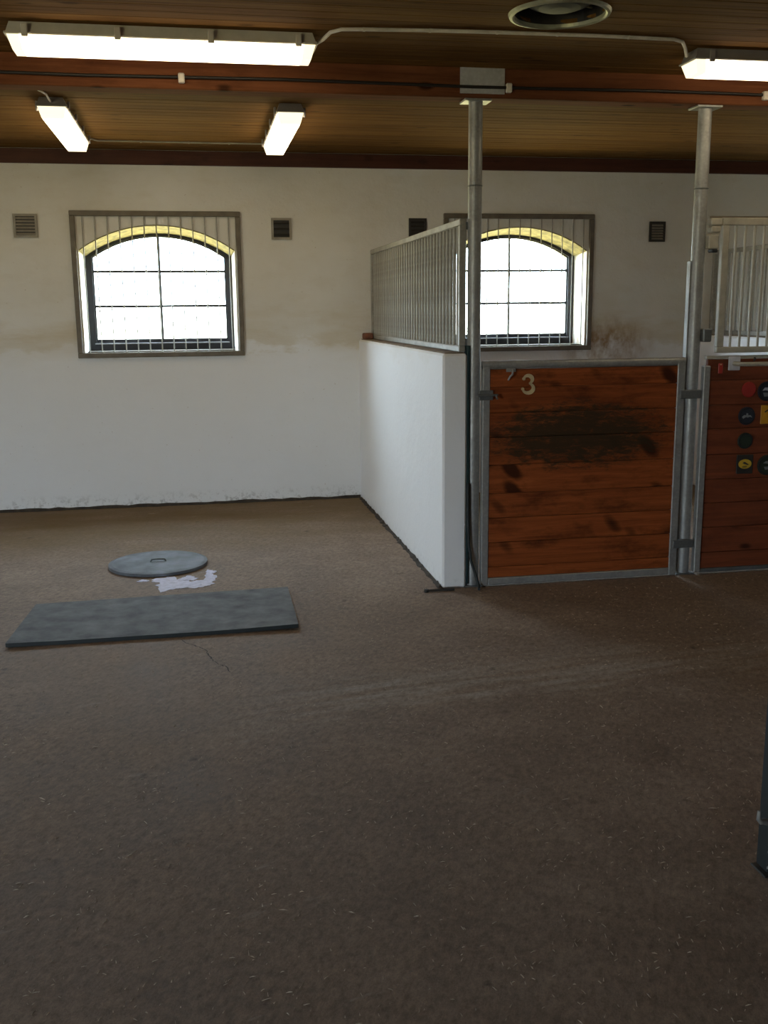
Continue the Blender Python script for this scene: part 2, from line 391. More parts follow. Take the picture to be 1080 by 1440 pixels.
# wall with windows
def arch(c, hw, z0, zs, zt, n=18):
    r = zt-zs; Rr = (hw*hw+r*r)/(2*r); a = math.asin(min(1, hw/Rr))
    pts = [(c-hw, z0)]
    for i in range(n+1):
        t = -a + 2*a*i/n
        pts.append((c+Rr*math.sin(t), zt-Rr+Rr*math.cos(t)))
    pts.append((c+hw, z0)); return pts
HWF, HWB = 0.612, 0.592
OP_F = lambda c: arch(c, HWF, 1.283, 2.090, 2.284)
OP_B = lambda c: arch(c, HWB, 1.283, 2.060, 2.243)
WT = 2.95
wb = MB(); y0, yb, y1 = YW, YW+.25, YW+.33
def facewall(y, opf):
    xs = XL
    for c in WIN_C:
        P = opf(c); xa, xb = P[0][0], P[-1][0]
        wb.add([(xs, y, 0), (xa, y, 0), (xa, y, WT), (xs, y, WT)], [(0, 1, 2, 3)])
        wb.add([(xa, y, 0), (xb, y, 0), (xb, y, P[0][1]), (xa, y, P[0][1])], [(0, 1, 2, 3)])
        for (xa_, za_), (xb_, zb_) in zip(P[1:-2], P[2:-1]):
            wb.add([(xa_, y, za_), (xb_, y, zb_), (xb_, y, WT), (xa_, y, WT)], [(0, 1, 2, 3)])
        xs = xb
    wb.add([(xs, y, 0), (XR, y, 0), (XR, y, WT), (xs, y, WT)], [(0, 1, 2, 3)])
facewall(y0, OP_F); facewall(y1, OP_B)
for c in WIN_C:
    A, B = OP_F(c), OP_B(c); n = len(A)
    wb.add([(x, y0, z) for x, z in A]+[(x, yb, z) for x, z in B]+[(x, y1, z) for x, z in B],
           [(i, (i+1) % n, (i+1) % n+n, i+n) for i in range(n)]+[(i+n, (i+1) % n+n, (i+1) % n+2*n, i+2*n) for i in range(n)])
wall_back = tag(wb.build('wall_back', M['plaster'], fix=False), 'whitewashed plaster wall with arched windows and stains', kind='structure')
# ochre lining of the arch heads belongs to the wall
for c in WIN_C[2:4]:
    A = arch(c, HWF-.001, 1.28, 2.088, 2.281); B = arch(c, HWB-.001, 1.28, 2.057, 2.239)
    mb = MB(); A2, B2 = A[1:-1], B[1:-1]; n = len(A2)
    A3 = arch(c, HWF-.006, 1.28, 2.082, 2.275)[1:-1]; B3 = arch(c, HWB-.006, 1.28, 2.051, 2.233)[1:-1]
    mb.add([(x, y0-.004, z) for x, z in A2]+[(x, yb, z) for x, z in B2]+[(x, y0-.004, z) for x, z in A3]+[(x, yb, z) for x, z in B3],
           [(2*n+i, 2*n+i+1, 3*n+i+1, 3*n+i) for i in range(n-1)]+[(i, i+1, 2*n+i+1, 2*n+i) for i in range(n-1)])
    tag(mb.build('arch_lining', M['ochre'], wall_back), 'ochre arched head lining of the window')

for c in WIN_C[2:4]:
    mb = MB(); mb.box(c-HWB+.002, c+HWB-.002, YW-.003, yb-.006, 1.2835, 1.290, .002); mb.build('sill', M['ochredirt'], wall_back)
def solid_wall(name, mbs, label):
    return tag(mbs.build(name, M['plaster']), label, kind='structure')
w = MB(); w.box(XL-.25, XL, YF-.25, YW+.33, 0, WT)
solid_wall('wall_left', w, 'plain plaster end wall beyond the bay')
w = MB(); w.box(XL, FILL_DOOR[0], YF-.25, YF, 0, WT); w.box(FILL_DOOR[1], XR, YF-.25, YF, 0, WT); w.box(FILL_DOOR[0], FILL_DOOR[1], YF-.25, YF, FILL_DOOR[2], WT)
solid_wall('wall_front', w, 'plaster wall behind the viewer with doorway added for daylight')
w = MB(); w.box(XR, XR+.25, YF-.25, YW+.33, 0, WT); solid_wall('wall_right', w, 'plain plaster end wall of the stalls')

# ceiling of narrow boards
cl = MB(); cl.box(XL-.25, XR+.25, YF-.25, YW+.33, 2.965, 3.02)
ceiling = tag(cl.build('ceiling', M['ceil']), 'brown boarded wooden ceiling of narrow planks', kind='structure')
VENT = (1.60, 4.47); VR = 0.20
PW = 0.098
def plank_mesh(x0, x1, yc=None, side=0):
    """one board; side -1/+1: the piece left/right of the round vent, its end following the circle"""
    mb = MB(); h = PW/2
    prof = [(-h+.0006, .022), (-h+.0006, .003), (-h+.0035, 0), (-h*.5, 0), (0, 0), (h*.5, 0), (h-.0035, 0), (h-.0006, .003), (h-.0006, .022)]
    n = len(prof)
    def cut(y):
        d = VR*VR-(yc+y-VENT[1])**2
        return math.sqrt(d) if d > 0 else 0
    xa = [VENT[0]+cut(y) if side > 0 else x0 for y, z in prof]; xb = [VENT[0]-cut(y) if side < 0 else x1 for y, z in prof]
    vs = [(a, y, z) for a, (y, z) in zip(xa, prof)]+[(b, y, z) for b, (y, z) in zip(xb, prof)]
    mb.add(vs, [tuple(range(n)), tuple(range(2*n-1, n-1, -1))]+[(i, (i+1) % n, (i+1) % n+n, i+n) for i in range(n)])
    me = mb.mesh('plank'); me.materials.append(M['ceil']); return me
full = plank_mesh(XL, XR); y = YW-PW/2-.001
while y > YF:
    if abs(y-VENT[1])-PW/2 < VR:
        for sd in (-1, 1): piece('plank', plank_mesh(XL, XR, y, sd), (0, y, CEIL), ceiling)
    else: piece('plank', full, (0, y, CEIL + random.uniform(0, .0015)), ceiling)
    y -= PW

# trim under the ceiling and grime at the foot of the wall
t = MB(); t.box(XL, XR, YW-.03, YW+.01, 2.737, 2.845, .004)
tag(t.build('trim_1', M['trim']), 'dark red brown board along the top of the wall', kind='structure')
def grime(name, pts, nrm, label, hmin=.016, hmax=.027):
    mb = MB(); n = len(pts); top = []; bot = []
    for i, (x, y) in enumerate(pts):
        h = random.uniform(hmin, hmax); d = random.uniform(.012, .03)
        top.append((x, y, h)); bot.append((x+nrm[0]*d, y+nrm[1]*d, .001))
    mb.add(top+bot, [(i, i+1, n+i+1, n+i) for i in range(n-1)])
    tag(mb.build(name, M['dirt'], fix=False), label, kind='structure')
grime('baseboard_back', [(XL+.05+i*.08, YW-.002) for i in range(int((1.34-XL)/.08))]+[(1.335, YW-.002)], (0, -1), 'dark line of caked dirt along the foot of the wall')
grime('baseboard_partition', [(1.338, 5.54+i*.04) for i in range(75)], (-1, 0), 'dark line of caked dirt along the foot of the partition', .008, .026)

# floor crack (belongs to the floor)
cr = MB(); pts = [(-.146, 4.89), (-.121, 4.83), (-.06, 4.76), (-.026, 4.70), (-.012, 4.62), (.006, 4.54), (.04, 4.48), (.06, 4.45), (.085, 4.35)]
cp = []
for (a, b) in zip(pts[:-1], pts[1:]):
    for k in range(5):
        s = k/5; cp.append((a[0]+(b[0]-a[0])*s+random.uniform(-.004, .004), a[1]+(b[1]-a[1])*s+random.uniform(-.006, .006)))
n = len(cp); wd = [random.uniform(.0015, .004) for _ in cp]
cr.add([(x-w_, y, .0015) for (x, y), w_ in zip(cp, wd)]+[(x+w_, y, .0015) for (x, y), w_ in zip(cp, wd)], [(i, i+1, n+i+1, n+i) for i in range(n-1)])
tag(cr.build('crack', M['dirt'], floor), 'thin crack in the concrete')

# low plastered partition walls
def partition(x0, label, name):
    mb = MB(); mb.box(x0, x0+.142, 5.52, YW+.01, 0, 1.356, .012)
    # a few soft horizontal loops so the edge is not razor straight
    o = tag(mb.build(name, M['plasterlit']), label, kind='structure')
    c = MB(); c.box(x0+.018, x0+.132, 5.54, YW, 1.354, 1.362, .003); c.build('cap', M['capdirt'], o)
    return o
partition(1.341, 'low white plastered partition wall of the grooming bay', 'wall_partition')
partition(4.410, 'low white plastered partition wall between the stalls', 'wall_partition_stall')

# ------------------------------------------------------------------ windows and their grilles
def window(idx, c):
    w = empty('window_%d' % idx, (c, YW+.25, 1.283), kind='structure')
    w['label'] = ['arched black framed window in the whitewashed bay wall', 'arched black framed window behind the barred stall partition'][idx-1] if idx < 3 else 'arched black framed window further along the wall'
    O = OP_B(c); I = arch(c, HWB-.052, 1.345, 2.045, 2.214)
    mb = MB(); mb.ring_y(O, I, yb-.005, yb+.06); mb.build('frame', M['black'], w)
    O2 = arch(c, HWB-.050, 1.343, 2.046, 2.216); I2 = arch(c, HWB-.062, 1.380, 2.040, 2.205)
    mb = MB(); mb.ring_y(O2, I2, yb+.015, yb+.05); mb.build('sash', M['black'], w)
    mb = MB(); mb.box(c-HWB+.04, c+HWB-.04, yb-.02, yb+.0, 1.338, 1.350, .003); mb.build('bead', M['greyedge'], w)
    hw = HWB-.06; z1, z2 = 1.648, 1.930; yp = yb+.03
    mb = MB(); mb.box(c-.009, c+.009, yb+.018, yb+.044, 1.378, 2.204); mb.build('muntin', M['black'], w)
    for z in (z1, z2):
        mb = MB(); mb.box(c-hw, c+hw, yb+.016, yb+.044, z-.010, z+.010); mb.build('muntin', M['black'], w)
    A = arch(c, hw, 1.38, 2.040, 2.205)[1:-1]
    for s in (-1, 1):
        xa, xb = sorted((c+s*.009, c+s*hw))
        for (za, zb) in ((1.38, z1-.01), (z1+.01, z2-.01)):
            mb = MB(); mb.box(xa, xb, yp, yp+.004, za, zb); mb.build('pane', M['glass'], w)
        top = [p for p in A if (p[0]-c)*s > .009]
        if s < 0: poly = [(c-.009, z2+.01)]+[(c-hw, z2+.01)]+top+[(c-.009, 2.2045)]
        else: poly = [(c+.009, z2+.01), (c+.009, 2.2045)]+top+[(c+hw, z2+.01)]
        mb = MB(); mb.extr_y(poly, yp, yp+.004); mb.build('pane', M['glass'], w)
    return w
for i, c in enumerate((WIN_C[2], WIN_C[3], WIN_C[1], WIN_C[4], WIN_C[0])): window(i+1, c)

def window_grille(c, label):
    g = empty('window_grille', (c, YW-.012, 1.24), label, 'window grille', 'iron grilles on the arched windows')
    x0, x1, z0, z1 = c-.665, c+.665, 1.24, 2.387
    for a in ((x0, x1, z1-.040, z1), (x0, x1, z0, z0+.040), (x0, x0+.040, z0+.04, z1-.04), (x1-.040, x1, z0+.04, z1-.04)):
        mb = MB(); mb.box(a[0], a[1], YW-.030, YW-.001, a[2], a[3], .004); mb.build('frame_rail', M['brown_iron'], g)
    mb = MB(); mb.tube([(0, 0, 0), (0, 0, z1-z0-.06)], .0048, 6); me = mb.mesh('bar'); me.materials.append(M['grille'])
    for k in range(13): piece('bar', me, (x0+.095*(k+1), YW-.018, z0+.03), g)
    return g
window_grille(WIN_C[2], 'brown iron grille of upright bars over the window of the open bay')
window_grille(WIN_C[3], 'brown iron grille of upright bars over the window inside the stall')

# wall vents
def wall_vent(x, z, wd, ht, slats, label, frame):
    v = empty('wall_vent', (x, YW, z-ht/2), label, 'vent', 'square air vents in the window wall')
    A = [(x-wd/2, z-ht/2), (x-wd/2, z+ht/2), (x+wd/2, z+ht/2), (x+wd/2, z-ht/2)]
    t = .018; B = [(x-wd/2+t, z-ht/2+t), (x-wd/2+t, z+ht/2-t), (x+wd/2-t, z+ht/2-t), (x+wd/2-t, z-ht/2+t)]
    mb = MB(); mb.ring_y(A, B, YW-.018, YW-.001); mb.build('frame', frame, v)
    mb = MB(); mb.box(x-wd/2+t, x+wd/2-t, YW-.004, YW-.001, z-ht/2+t, z+ht/2-t); mb.build('backing', M['ventdark'], v)
    for k in range(slats):
        zz = z-ht/2+t+(ht-2*t)*(k+.5)/slats
        mb = MB(); mb.add([(x-wd/2+t, YW-.015, zz-.007), (x+wd/2-t, YW-.015, zz-.007), (x+wd/2-t, YW-.005, zz+.006), (x-wd/2+t, YW-.005, zz+.006),
                           (x-wd/2+t, YW-.014, zz-.010), (x+wd/2-t, YW-.014, zz-.010), (x+wd/2-t, YW-.004, zz+.003), (x-wd/2+t, YW-.004, zz+.003)],
                          [(0, 1, 2, 3), (7, 6, 5, 4), (0, 4, 5, 1), (1, 5, 6, 2), (2, 6, 7, 3), (3, 7, 4, 0)])
        mb.build('slat', M['ventplastic'] if slats > 4 else M['ventdark'], v)
    return v
wall_vent(-1.283, 2.270, .180, .180, 6, 'grey brown slatted air vent with pale frame left of the bay window', M['ventplastic'])
w2 = wall_vent(.712, 2.256, .165, .170, 3, 'dark air vent with torn mesh between the bay window and the partition', M['ventplastic'])
wall_vent(1.848, 2.266, .150, .160, 4, 'dark air vent partly hidden behind the partition rail', M['ventdark'])
wall_vent(3.985, 2.247, .145, .170, 6, 'dark slatted air vent on the stall wall beside the steel post', M['ventdark'])

# ------------------------------------------------------------------ beam, posts, stall fronts
YB = 5.50
bm_ = MB(); bm_.box(XL, XR, YB, YB+.13, 2.702, 2.856, .006)
beam = tag(bm_.build('ceiling_beam', M['beam']), 'red brown timber beam running along the ceiling over the posts', 'beam')
pp = MB(); pp.tube([(XL+.1, YB-.014, 2.762)]+[(x, YB-.014, 2.757+.004*math.sin(x*3)) for x in [-4+.5*k for k in range(22)]]+[(XR-.1, YB-.014, 2.752)], .008, 8)
pipe_root = empty('pipe', (0, YB, 2.75), 'thin black pipe clipped along the face of the red beam', 'pipe')
pp.build('run', M['blackcable'], pipe_root)
for x in (-.022, 1.690, 3.178, -1.75, 4.8):
    mb = MB(); mb.box(x-.016, x+.016, YB-.028, YB-.001, 2.728, 2.776, .005); mb.build('clip', M['cable'], pipe_root)

def post(x, label, bracket):
    p = empty('steel_post', (x, 5.565, 0), label, 'post', 'galvanised posts under the beam')
    mb = MB(); mb.tube([(x, 5.565, 0), (x, 5.565, 2.700)], .038, 20); mb.build('tube', M['galv'], p)
    mb = MB(); mb.box(x-.075, x+.075, 5.505, 5.625, 2.690, 2.7015, .002); mb.build('top_plate', M['galv'], p)
    mb = MB(); mb.lathe((x, 5.565, 2.26), [(.038, -.004), (.0405, -.003), (.0405, .003), (.038, .004)], 'z', 20); mb.build('weld_seam', M['galvdark'], p)
    mb = MB(); mb.box(x-.06, x+.06, 5.52, 5.62, 0, .008, .002); mb.build('foot_plate', M['galvdark'], p)
    if bracket:
        mb = MB(); mb.box(x-.105, x+.140, YB-.006, YB-.0005, 2.722, 2.853, .001); mb.build('beam_bracket', M['zinc'], p)
    return p
post1 = post(1.530, 'galvanised steel post standing at the end of the partition wall', True)
post2 = post(2.863, 'galvanised steel post between the gate and the plaque covered stall front', False)
post3 = post(4.603, 'galvanised steel post at the far end of the stall front', False)
# dark green strip between partition and post
mb = MB(); mb.box(1.484, 1.500, 5.525, 5.60, .02, 1.40, .003); mb.build('side_strip', M['rubbergreen'], post1)
mb = MB(); mb.box(2.816, 2.824, 5.56, 5.60, .02, 1.86, .002); mb.build('side_strip', M['galv'], post2)

# brackets / hinge bodies on the posts
def hinge(parent, x0, x1, z, hgt=.05, y0=5.49, y1=5.60, mat='galvdark'):
    mb = MB(); mb.box(x0, x1, y0, y1, z-hgt/2, z+hgt/2, .004); return mb.build('hinge', M[mat], parent)

GY = 5.505        # front plane of the gates
def rail_tube(parent, a, b, r=.021, mat='galv', name='frame_rail'):
    mb = MB(); mb.tube([a, b], r, 12); return mb.build(name, M[mat], parent)
gate = empty('stall_gate', (1.58, GY+.02, 0), 'wooden stall gate with brass number 3 in galvanised frame', 'gate')
gx0, gx1, gz0, gz1 = 1.590, 2.785, .026, 1.290
yy = GY+.022
mb = MB(); mb.box(gx0-.020, gx0+.022, GY, GY+.042, 0.008, gz1, .004); mb.build('frame_rail', M['galv'], gate)
mb = MB(); mb.box(gx1-.040, gx1+.008, GY, GY+.042, 0.008, gz1, .004); mb.build('frame_rail', M['galv'], gate)
mb = MB(); mb.tube([(gx0-.020, yy, gz1), (gx1+.008, yy, gz1)], .024, 14); mb.build('frame_rail', M['galv'], gate)
mb = MB(); mb.box(gx0+.022, gx1-.040, GY, GY+.042, .010, .052, .004); mb.build('frame_rail', M['galv'], gate)
zb = [.052, .118, .265, .410, .555, .720, .880, 1.020, 1.165, 1.268]
for a, b in zip(zb[:-1], zb[1:]):
    mb = MB(); dy = random.uniform(-.002, .002)
    mb.box(gx0+.020, gx1-.038, GY+.008+dy, GY+.036, a+.002, b-.002, .002); mb.box(gx0+.020, gx1-.038, GY+.022, GY+.034, a-.006, a+.004)
    mb.build('plank', M['gate'], gate, origin=((gx0+gx1)/2, GY, (a+b)/2))
# hinges that wrap the post on the right, latch on the left
for z in (1.098, .198):
    hinge(gate, 2.762, 2.895, z, .050, GY-.008, GY+.020)
lb = MB(); lb.box(1.545, 1.625, GY-.016, GY-.001, 1.095, 1.150, .003); lt = lb.build('latch', M['galvdark'], gate)
mb = MB(); mb.tube([(1.535, GY-.022, 1.123), (1.650, GY-.022, 1.123)], .007, 8); mb.tube([(1.640, GY-.022, 1.123), (1.640, GY-.045, 1.105)], .006, 8); mb.build('bolt', M['galvdark'], lt)
mb = MB(); mb.box(1.705, 1.760, GY-.004, GY+.006, 1.250, 1.272, .002); hk = mb.build('hook_plate', M['galv'], gate)
mb = MB(); mb.tube([(1.735, GY-.004, 1.262), (1.735, GY-.022, 1.252), (1.733, GY-.026, 1.238), (1.722, GY-.018, 1.225), (1.716, GY-.006, 1.205)], .006, 8); mb.build('hook', M['galv'], hk)
# the number 3: two open loops with swelling strokes
def number_three(cx, cz, y, parent):
    pts = []; wd = []
    for k in range(15):           # upper loop
        t = math.radians(160-k*(160+70)/14); pts.append((cx+.026*math.cos(t), cz+.025+.0225*math.sin(t))); wd.append(.004+.007*math.sin(math.pi*k/14)**1)
    for k in range(17):           # lower loop
        t = math.radians(75-k*(75+165)/16); pts.append((cx+.001+.032*math.cos(t), cz-.024+.0265*math.sin(t))); wd.append(.004+.007*math.sin(math.pi*k/16))
    L, Rr = [], []
    for i, p in enumerate(pts):
        a = Vector(pts[max(i-1, 0)]); b = Vector(pts[min(i+1, len(pts)-1)]); d = (b-a).normalized(); nrm = Vector((-d.y, d.x))
        L.append((p[0]+nrm.x*wd[i], p[1]+nrm.y*wd[i])); Rr.append((p[0]-nrm.x*wd[i], p[1]-nrm.y*wd[i]))
    mb = MB(); n = len(pts)
    vs = [(x, y-.007, z) for x, z in L]+[(x, y-.007, z) for x, z in Rr]+[(x, y, z) for x, z in L]+[(x, y, z) for x, z in Rr]
    fs = []
    for i in range(n-1): fs += [(i, i+1, n+i+1, n+i), (2*n+i, 3*n+i, 3*n+i+1, 2*n+i+1), (i, 2*n+i, 2*n+i+1, i+1), (n+i, n+i+1, 3*n+i+1, 3*n+i)]
    mb.add(vs, fs)
    mb.lathe((pts[0][0], y-.0035, pts[0][1]-.003), [(0, -.0045), (.009, -.0035), (.009, .0035)], 'y', 12)
    mb.lathe((pts[-1][0], y-.0035, pts[-1][1]+.003), [(0, -.0045), (.009, -.0035), (.009, .0035)], 'y', 12)
    return mb.build('number', M['brass'], parent)
number_three(1.834, 1.180, GY+.006, gate)['label'] = 'brass number 3'

# the fixed stall front with a cream barred upper part
fr = empty('stall_screen', (2.92, GY+.02, 0), 'wooden stall front with cream barred top and many plaques', 'stall front')
fx0, fx1 = 2.905, 4.555
mb = MB(); mb.box(fx0, fx0+.040, GY-.010, GY+.032, .02, 1.262, .004); mb.build('frame_rail', M['galv'], fr)
mb = MB(); mb.box(fx1-.04, fx1, GY-.010, GY+.032, .02, 1.262, .004); mb.build('frame_rail', M['galv'], fr)
mb = MB(); mb.box(fx0+.02, fx1, GY+.006, GY+.046, 1.300, 1.318, .003); mb.build('frame_rail', M['cream'], fr)
mb = MB(); mb.box(fx0+.04, fx1-.04, GY, GY+.04, .012, .035, .003); mb.build('frame_rail', M['galvdark'], fr)
zz = [.035, .135, .290, .440, .585, .735, .890, 1.030, 1.175, 1.300]
for a, b in zip(zz[:-1], zz[1:]):
    mb = MB(); mb.box(fx0+.030 if b > 1.26 else fx0+.036, fx1-.036, GY+.008+random.uniform(-.002, .002), GY+.036, a+.002, b-.002, .002); mb.box(fx0+.036, fx1-.036, GY+.022, GY+.034, a-.006, a+.004)
    mb.build('plank', M['front'], fr, origin=((fx0+fx1)/2, GY, (a+b)/2))
# barred part
bx0, bx1, bz0, bz1 = 2.978, 4.53, 1.335, 2.098
ig = MB()
for a in ((bx0, bx1, bz0, bz0+.034), (bx0, bx1, bz1-.042, bz1), (bx0, bx0+.042, bz0+.034, bz1-.042), (bx1-.042, bx1, bz0+.034, bz1-.042)):
    mb = MB(); mb.box(a[0], a[1], GY-.004, GY+.030, a[2], a[3], .004); mb.build('bar_frame', M['cream'], fr)
mb = MB(); mb.tube([(0, 0, 0), (0, 0, bz1-bz0-.06)], .0075, 10); bme = mb.mesh('bar'); bme.materials.append(M['cream'])
k = bx0+.042+.048
while k < bx1-.06:
    piece('bar', bme, (k, GY+.013, bz0+.03), fr); k += .0585
mb = MB(); mb.box(2.915, bx1, GY+.030, GY+.044, bz1-.002, bz1+.012, .002); mb.build('top_strip', M['brown_iron'], fr)
# hinge hardware between post and barred part
for (za, zb_, x0_, x1_, mt) in ((2.055, 2.095, 2.905, 2.975, 'cream'), (2.015, 2.050, 2.908, 2.965, 'cream'), (1.925, 2.005, 2.895, 2.958, 'cream'), (1.905, 1.925, 2.915, 2.955, 'black'), (1.40, 1.475, 2.892, 2.945, 'galvdark')):
    mb = MB(); mb.box(x0_, x1_, GY-.002, GY+.05, za, zb_, .006); mb.build('hinge', M[mt], fr)
# handle bar on a white plate
mb = MB(); mb.box(3.060, 3.135, GY-.004, GY+.006, 1.232, 1.314, .004); pl = mb.build('handle_plate', M['white'], fr)
mb = MB(); mb.tube([(3.095, GY, 1.272), (3.098, GY-.03, 1.272), (3.112, GY-.048, 1.271), (3.14, GY-.052, 1.27), (3.50, GY-.052, 1.268), (3.525, GY-.045, 1.268), (3.535, GY-.03, 1.268), (3.535, GY+.006, 1.268)], .013, 12)
mb.build('handle', M['cream'], fr)
mb = MB(); mb.tube([(3.225, GY-.0, 1.303), (3.222, GY-.012, 1.297), (3.212, GY-.014, 1.288)], .006, 8); mb.build('hook', M['black'], fr)

# plaques fixed to the stall front
PY = GY+.004
def disc(name, x, z, r, mat, label, cat='plaque', ring=None):
    e = empty(name, (x, PY, z-r), label, cat, 'round and square plaques on the stall front')
    mb = MB(); mb.lathe((x, PY, z), [(0, -.006), (r*.86, -.006), (r, -.003), (r, .001)], 'y', 28); mb.build('disc', M[mat], e)
    if ring: mb = MB(); mb.lathe((x, PY, z), [(r*.80, -.006), (r*.80, -.0085), (r*.90, -.0085), (r*.90, -.005)], 'y', 28); mb.build('ring', M[ring], e)
    return e
def mark(e, x, z, pts, mat, y=-.0065, name='emblem'):
    mb = MB(); mb.extr_y([(x+a, z+b) for a, b in pts], PY+y-.0015, PY+y+.001); return mb.build(name, M[mat], e)
e = disc('plaque', 3.202, 1.117, .046, 'red', 'plain red round plaque on the stall front')
e = disc('plaque', 3.198, .961, .054, 'navy', 'dark navy round plaque with a grey leaping emblem', ring='black')
mark(e, 3.198, .961, [(-.032, -.004), (-.018, .006), (-.006, .004), (-.004, .018), (.006, .014), (.006, .004), (.022, .004), (.034, -.010), (.018, -.004), (.006, -.010), (-.008, -.006), (-.024, -.016)], 'grey')
e = disc('plaque', 3.198, .812, .049, 'green', 'plain dark green round plaque on the stall front', ring='black')
e = empty('plaque', (3.204, PY, .612), 'dark square plaque with a yellow oval emblem', 'plaque', 'round and square plaques on the stall front')
mb = MB(); mb.box(3.150, 3.258, PY-.004, PY+.001, .612, .728, .002); mb.build('backing', M['ventdark'], e)
mb = MB(); n = 24; mb.extr_y([(3.204+.042*math.cos(2*math.pi*k/n), .672+.029*math.sin(2*math.pi*k/n)) for k in range(n)], PY-.007, PY-.003); mb.build('oval', M['yellow'], e)
mark(e, 3.204, .672, [(-.018, .006), (-.004, .013), (.012, .004), (.026, -.004), (.014, -.006), (.002, .000), (-.008, .002)], 'navy', -.0075)
mark(e, 3.204, .672, [(-.018, -.016), (.012, -.013), (.012, -.017), (-.018, -.020)], 'navy', -.0075)
e = disc('plaque', 3.318, 1.105, .058, 'navy', 'dark round plaque with a white and blue emblem beside the red one', ring='black')
mark(e, 3.318, 1.105, [(-.030, .004), (-.016, .022), (.016, .022), (.028, .006), (.010, .002), (-.010, .006)], 'white')
mark(e, 3.318, 1.105, [(-.026, -.008), (.024, -.008), (.018, -.030), (-.016, -.032)], 'grey')
e = empty('plaque', (3.340, PY, .905), 'orange yellow square plaque with a dark curved stroke', 'plaque', 'round and square plaques on the stall front')
mb = MB(); mb.box(3.288, 3.395, PY-.005, PY+.001, .910, 1.022, .002); mb.build('plate', M['orange'], e)
mark(e, 3.340, .966, [(-.030, .018), (-.010, .030), (.016, .030), (.034, .018), (.028, .014), (.012, .023), (-.008, .023), (-.026, .012)], 'navy', -.0055)
e = disc('plaque', 3.350, .660, .062, 'green', 'large dark round plaque with a grey emblem beside the yellow oval', ring='black')
mark(e, 3.350, .660, [(-.026, .012), (-.010, .024), (.010, .024), (.024, .010), (.008, .006), (-.006, .010)], 'grey')
mark(e, 3.350, .660, [(-.020, -.010), (.018, -.008), (.012, -.026), (-.012, -.028)], 'grey')
rt = empty('tag', (3.012, PY, 1.21), 'small red hanging tag beside the white handle plate', 'tag')
mb = MB(); mb.box(2.998, 3.027, PY-.004, PY+.001, 1.215, 1.275, .003); mb.build('plate', M['red'], rt)
mb = MB(); mb.lathe((3.0125, PY-.004, 1.268), [(0, -.003), (.004, -.002), (.004, .001)], 'y', 10); mb.build('rivet', M['brass'], rt)

# grille on top of the partitions
def partition_grille(x, label):
    g = empty('partition_grille', (x, 5.6, 1.362), label, 'grille', 'barred grilles on the partition walls')
    ya, yb_ = 5.560, 8.505; z0, z1 = 1.364, 2.088
    mb = MB(); mb.box(x-.018, x+.018, ya, yb_, z1-.036, z1, .004); mb.build('top_rail', M['grille'], g)
    mb = MB(); mb.box(x-.018, x+.018, ya, yb_, z0, z0+.034, .004); mb.build('bottom_rail', M['grille'], g)
    for yq in (ya, yb_-.034):
        mb = MB(); mb.box(x-.018, x+.018, yq, yq+.034, z0+.034, z1-.036, .003); mb.build('stile', M['grille'], g)
    mb = MB(); mb.tube([(0, 0, 0), (0, 0, z1-z0-.06)], .0105, 10); me = mb.mesh('bar'); me.materials.append(M['grille'])
    nb = 35
    for k in range(1, nb): piece('bar', me, (x, ya+.017+(yb_-ya-.034)*k/nb, z0+.03), g)
    # two welded plates reach from the end stile to the post
    for z in (1.42, 2.05):
        mb = MB(); mb.box(x+.018, x+.040, ya+.004, ya+.014, z-.02, z+.02, .002); mb.build('lug', M['galvdark'], g)
    return g
partition_grille(1.462, 'tall grey barred grille on top of the plastered bay partition')
partition_grille(4.532, 'grey barred grille on the farther partition seen through the cream bars')
mb = MB(); mb.box(1.362, 1.438, 8.36, 8.48, 1.362, 1.412, .008)
tag(mb.build('brick', M['brick']), 'red brown brick lying on the partition end by the wall', 'brick')

# hose and bar at the foot of the post
mb = MB(); mb.tube([(1.487, 5.512, .62), (1.489, 5.510, .40), (1.494, 5.506, .26), (1.508, 5.500, .16), (1.530, 5.494, .09), (1.545, 5.488, .04), (1.548, 5.47, .010), (1.54, 5.44, .008)], .008, 8)
tag(mb.build('hose', M['rubberblk']), 'thin black hose curling down at the foot of the partition', 'hose')
mb = MB(); mb.tube([(1.235, 5.475, .008), (1.32, 5.478, .008), (1.40, 5.470, .008)], .007, 8); mb.lathe((1.235, 5.475, .010), [(0, -.010), (.014, -.010), (.014, .006), (0, .008)], 'z', 12)
tag(mb.build('rod', M['ventdark']), 'short dark metal rod lying at the foot of the partition', 'rod')

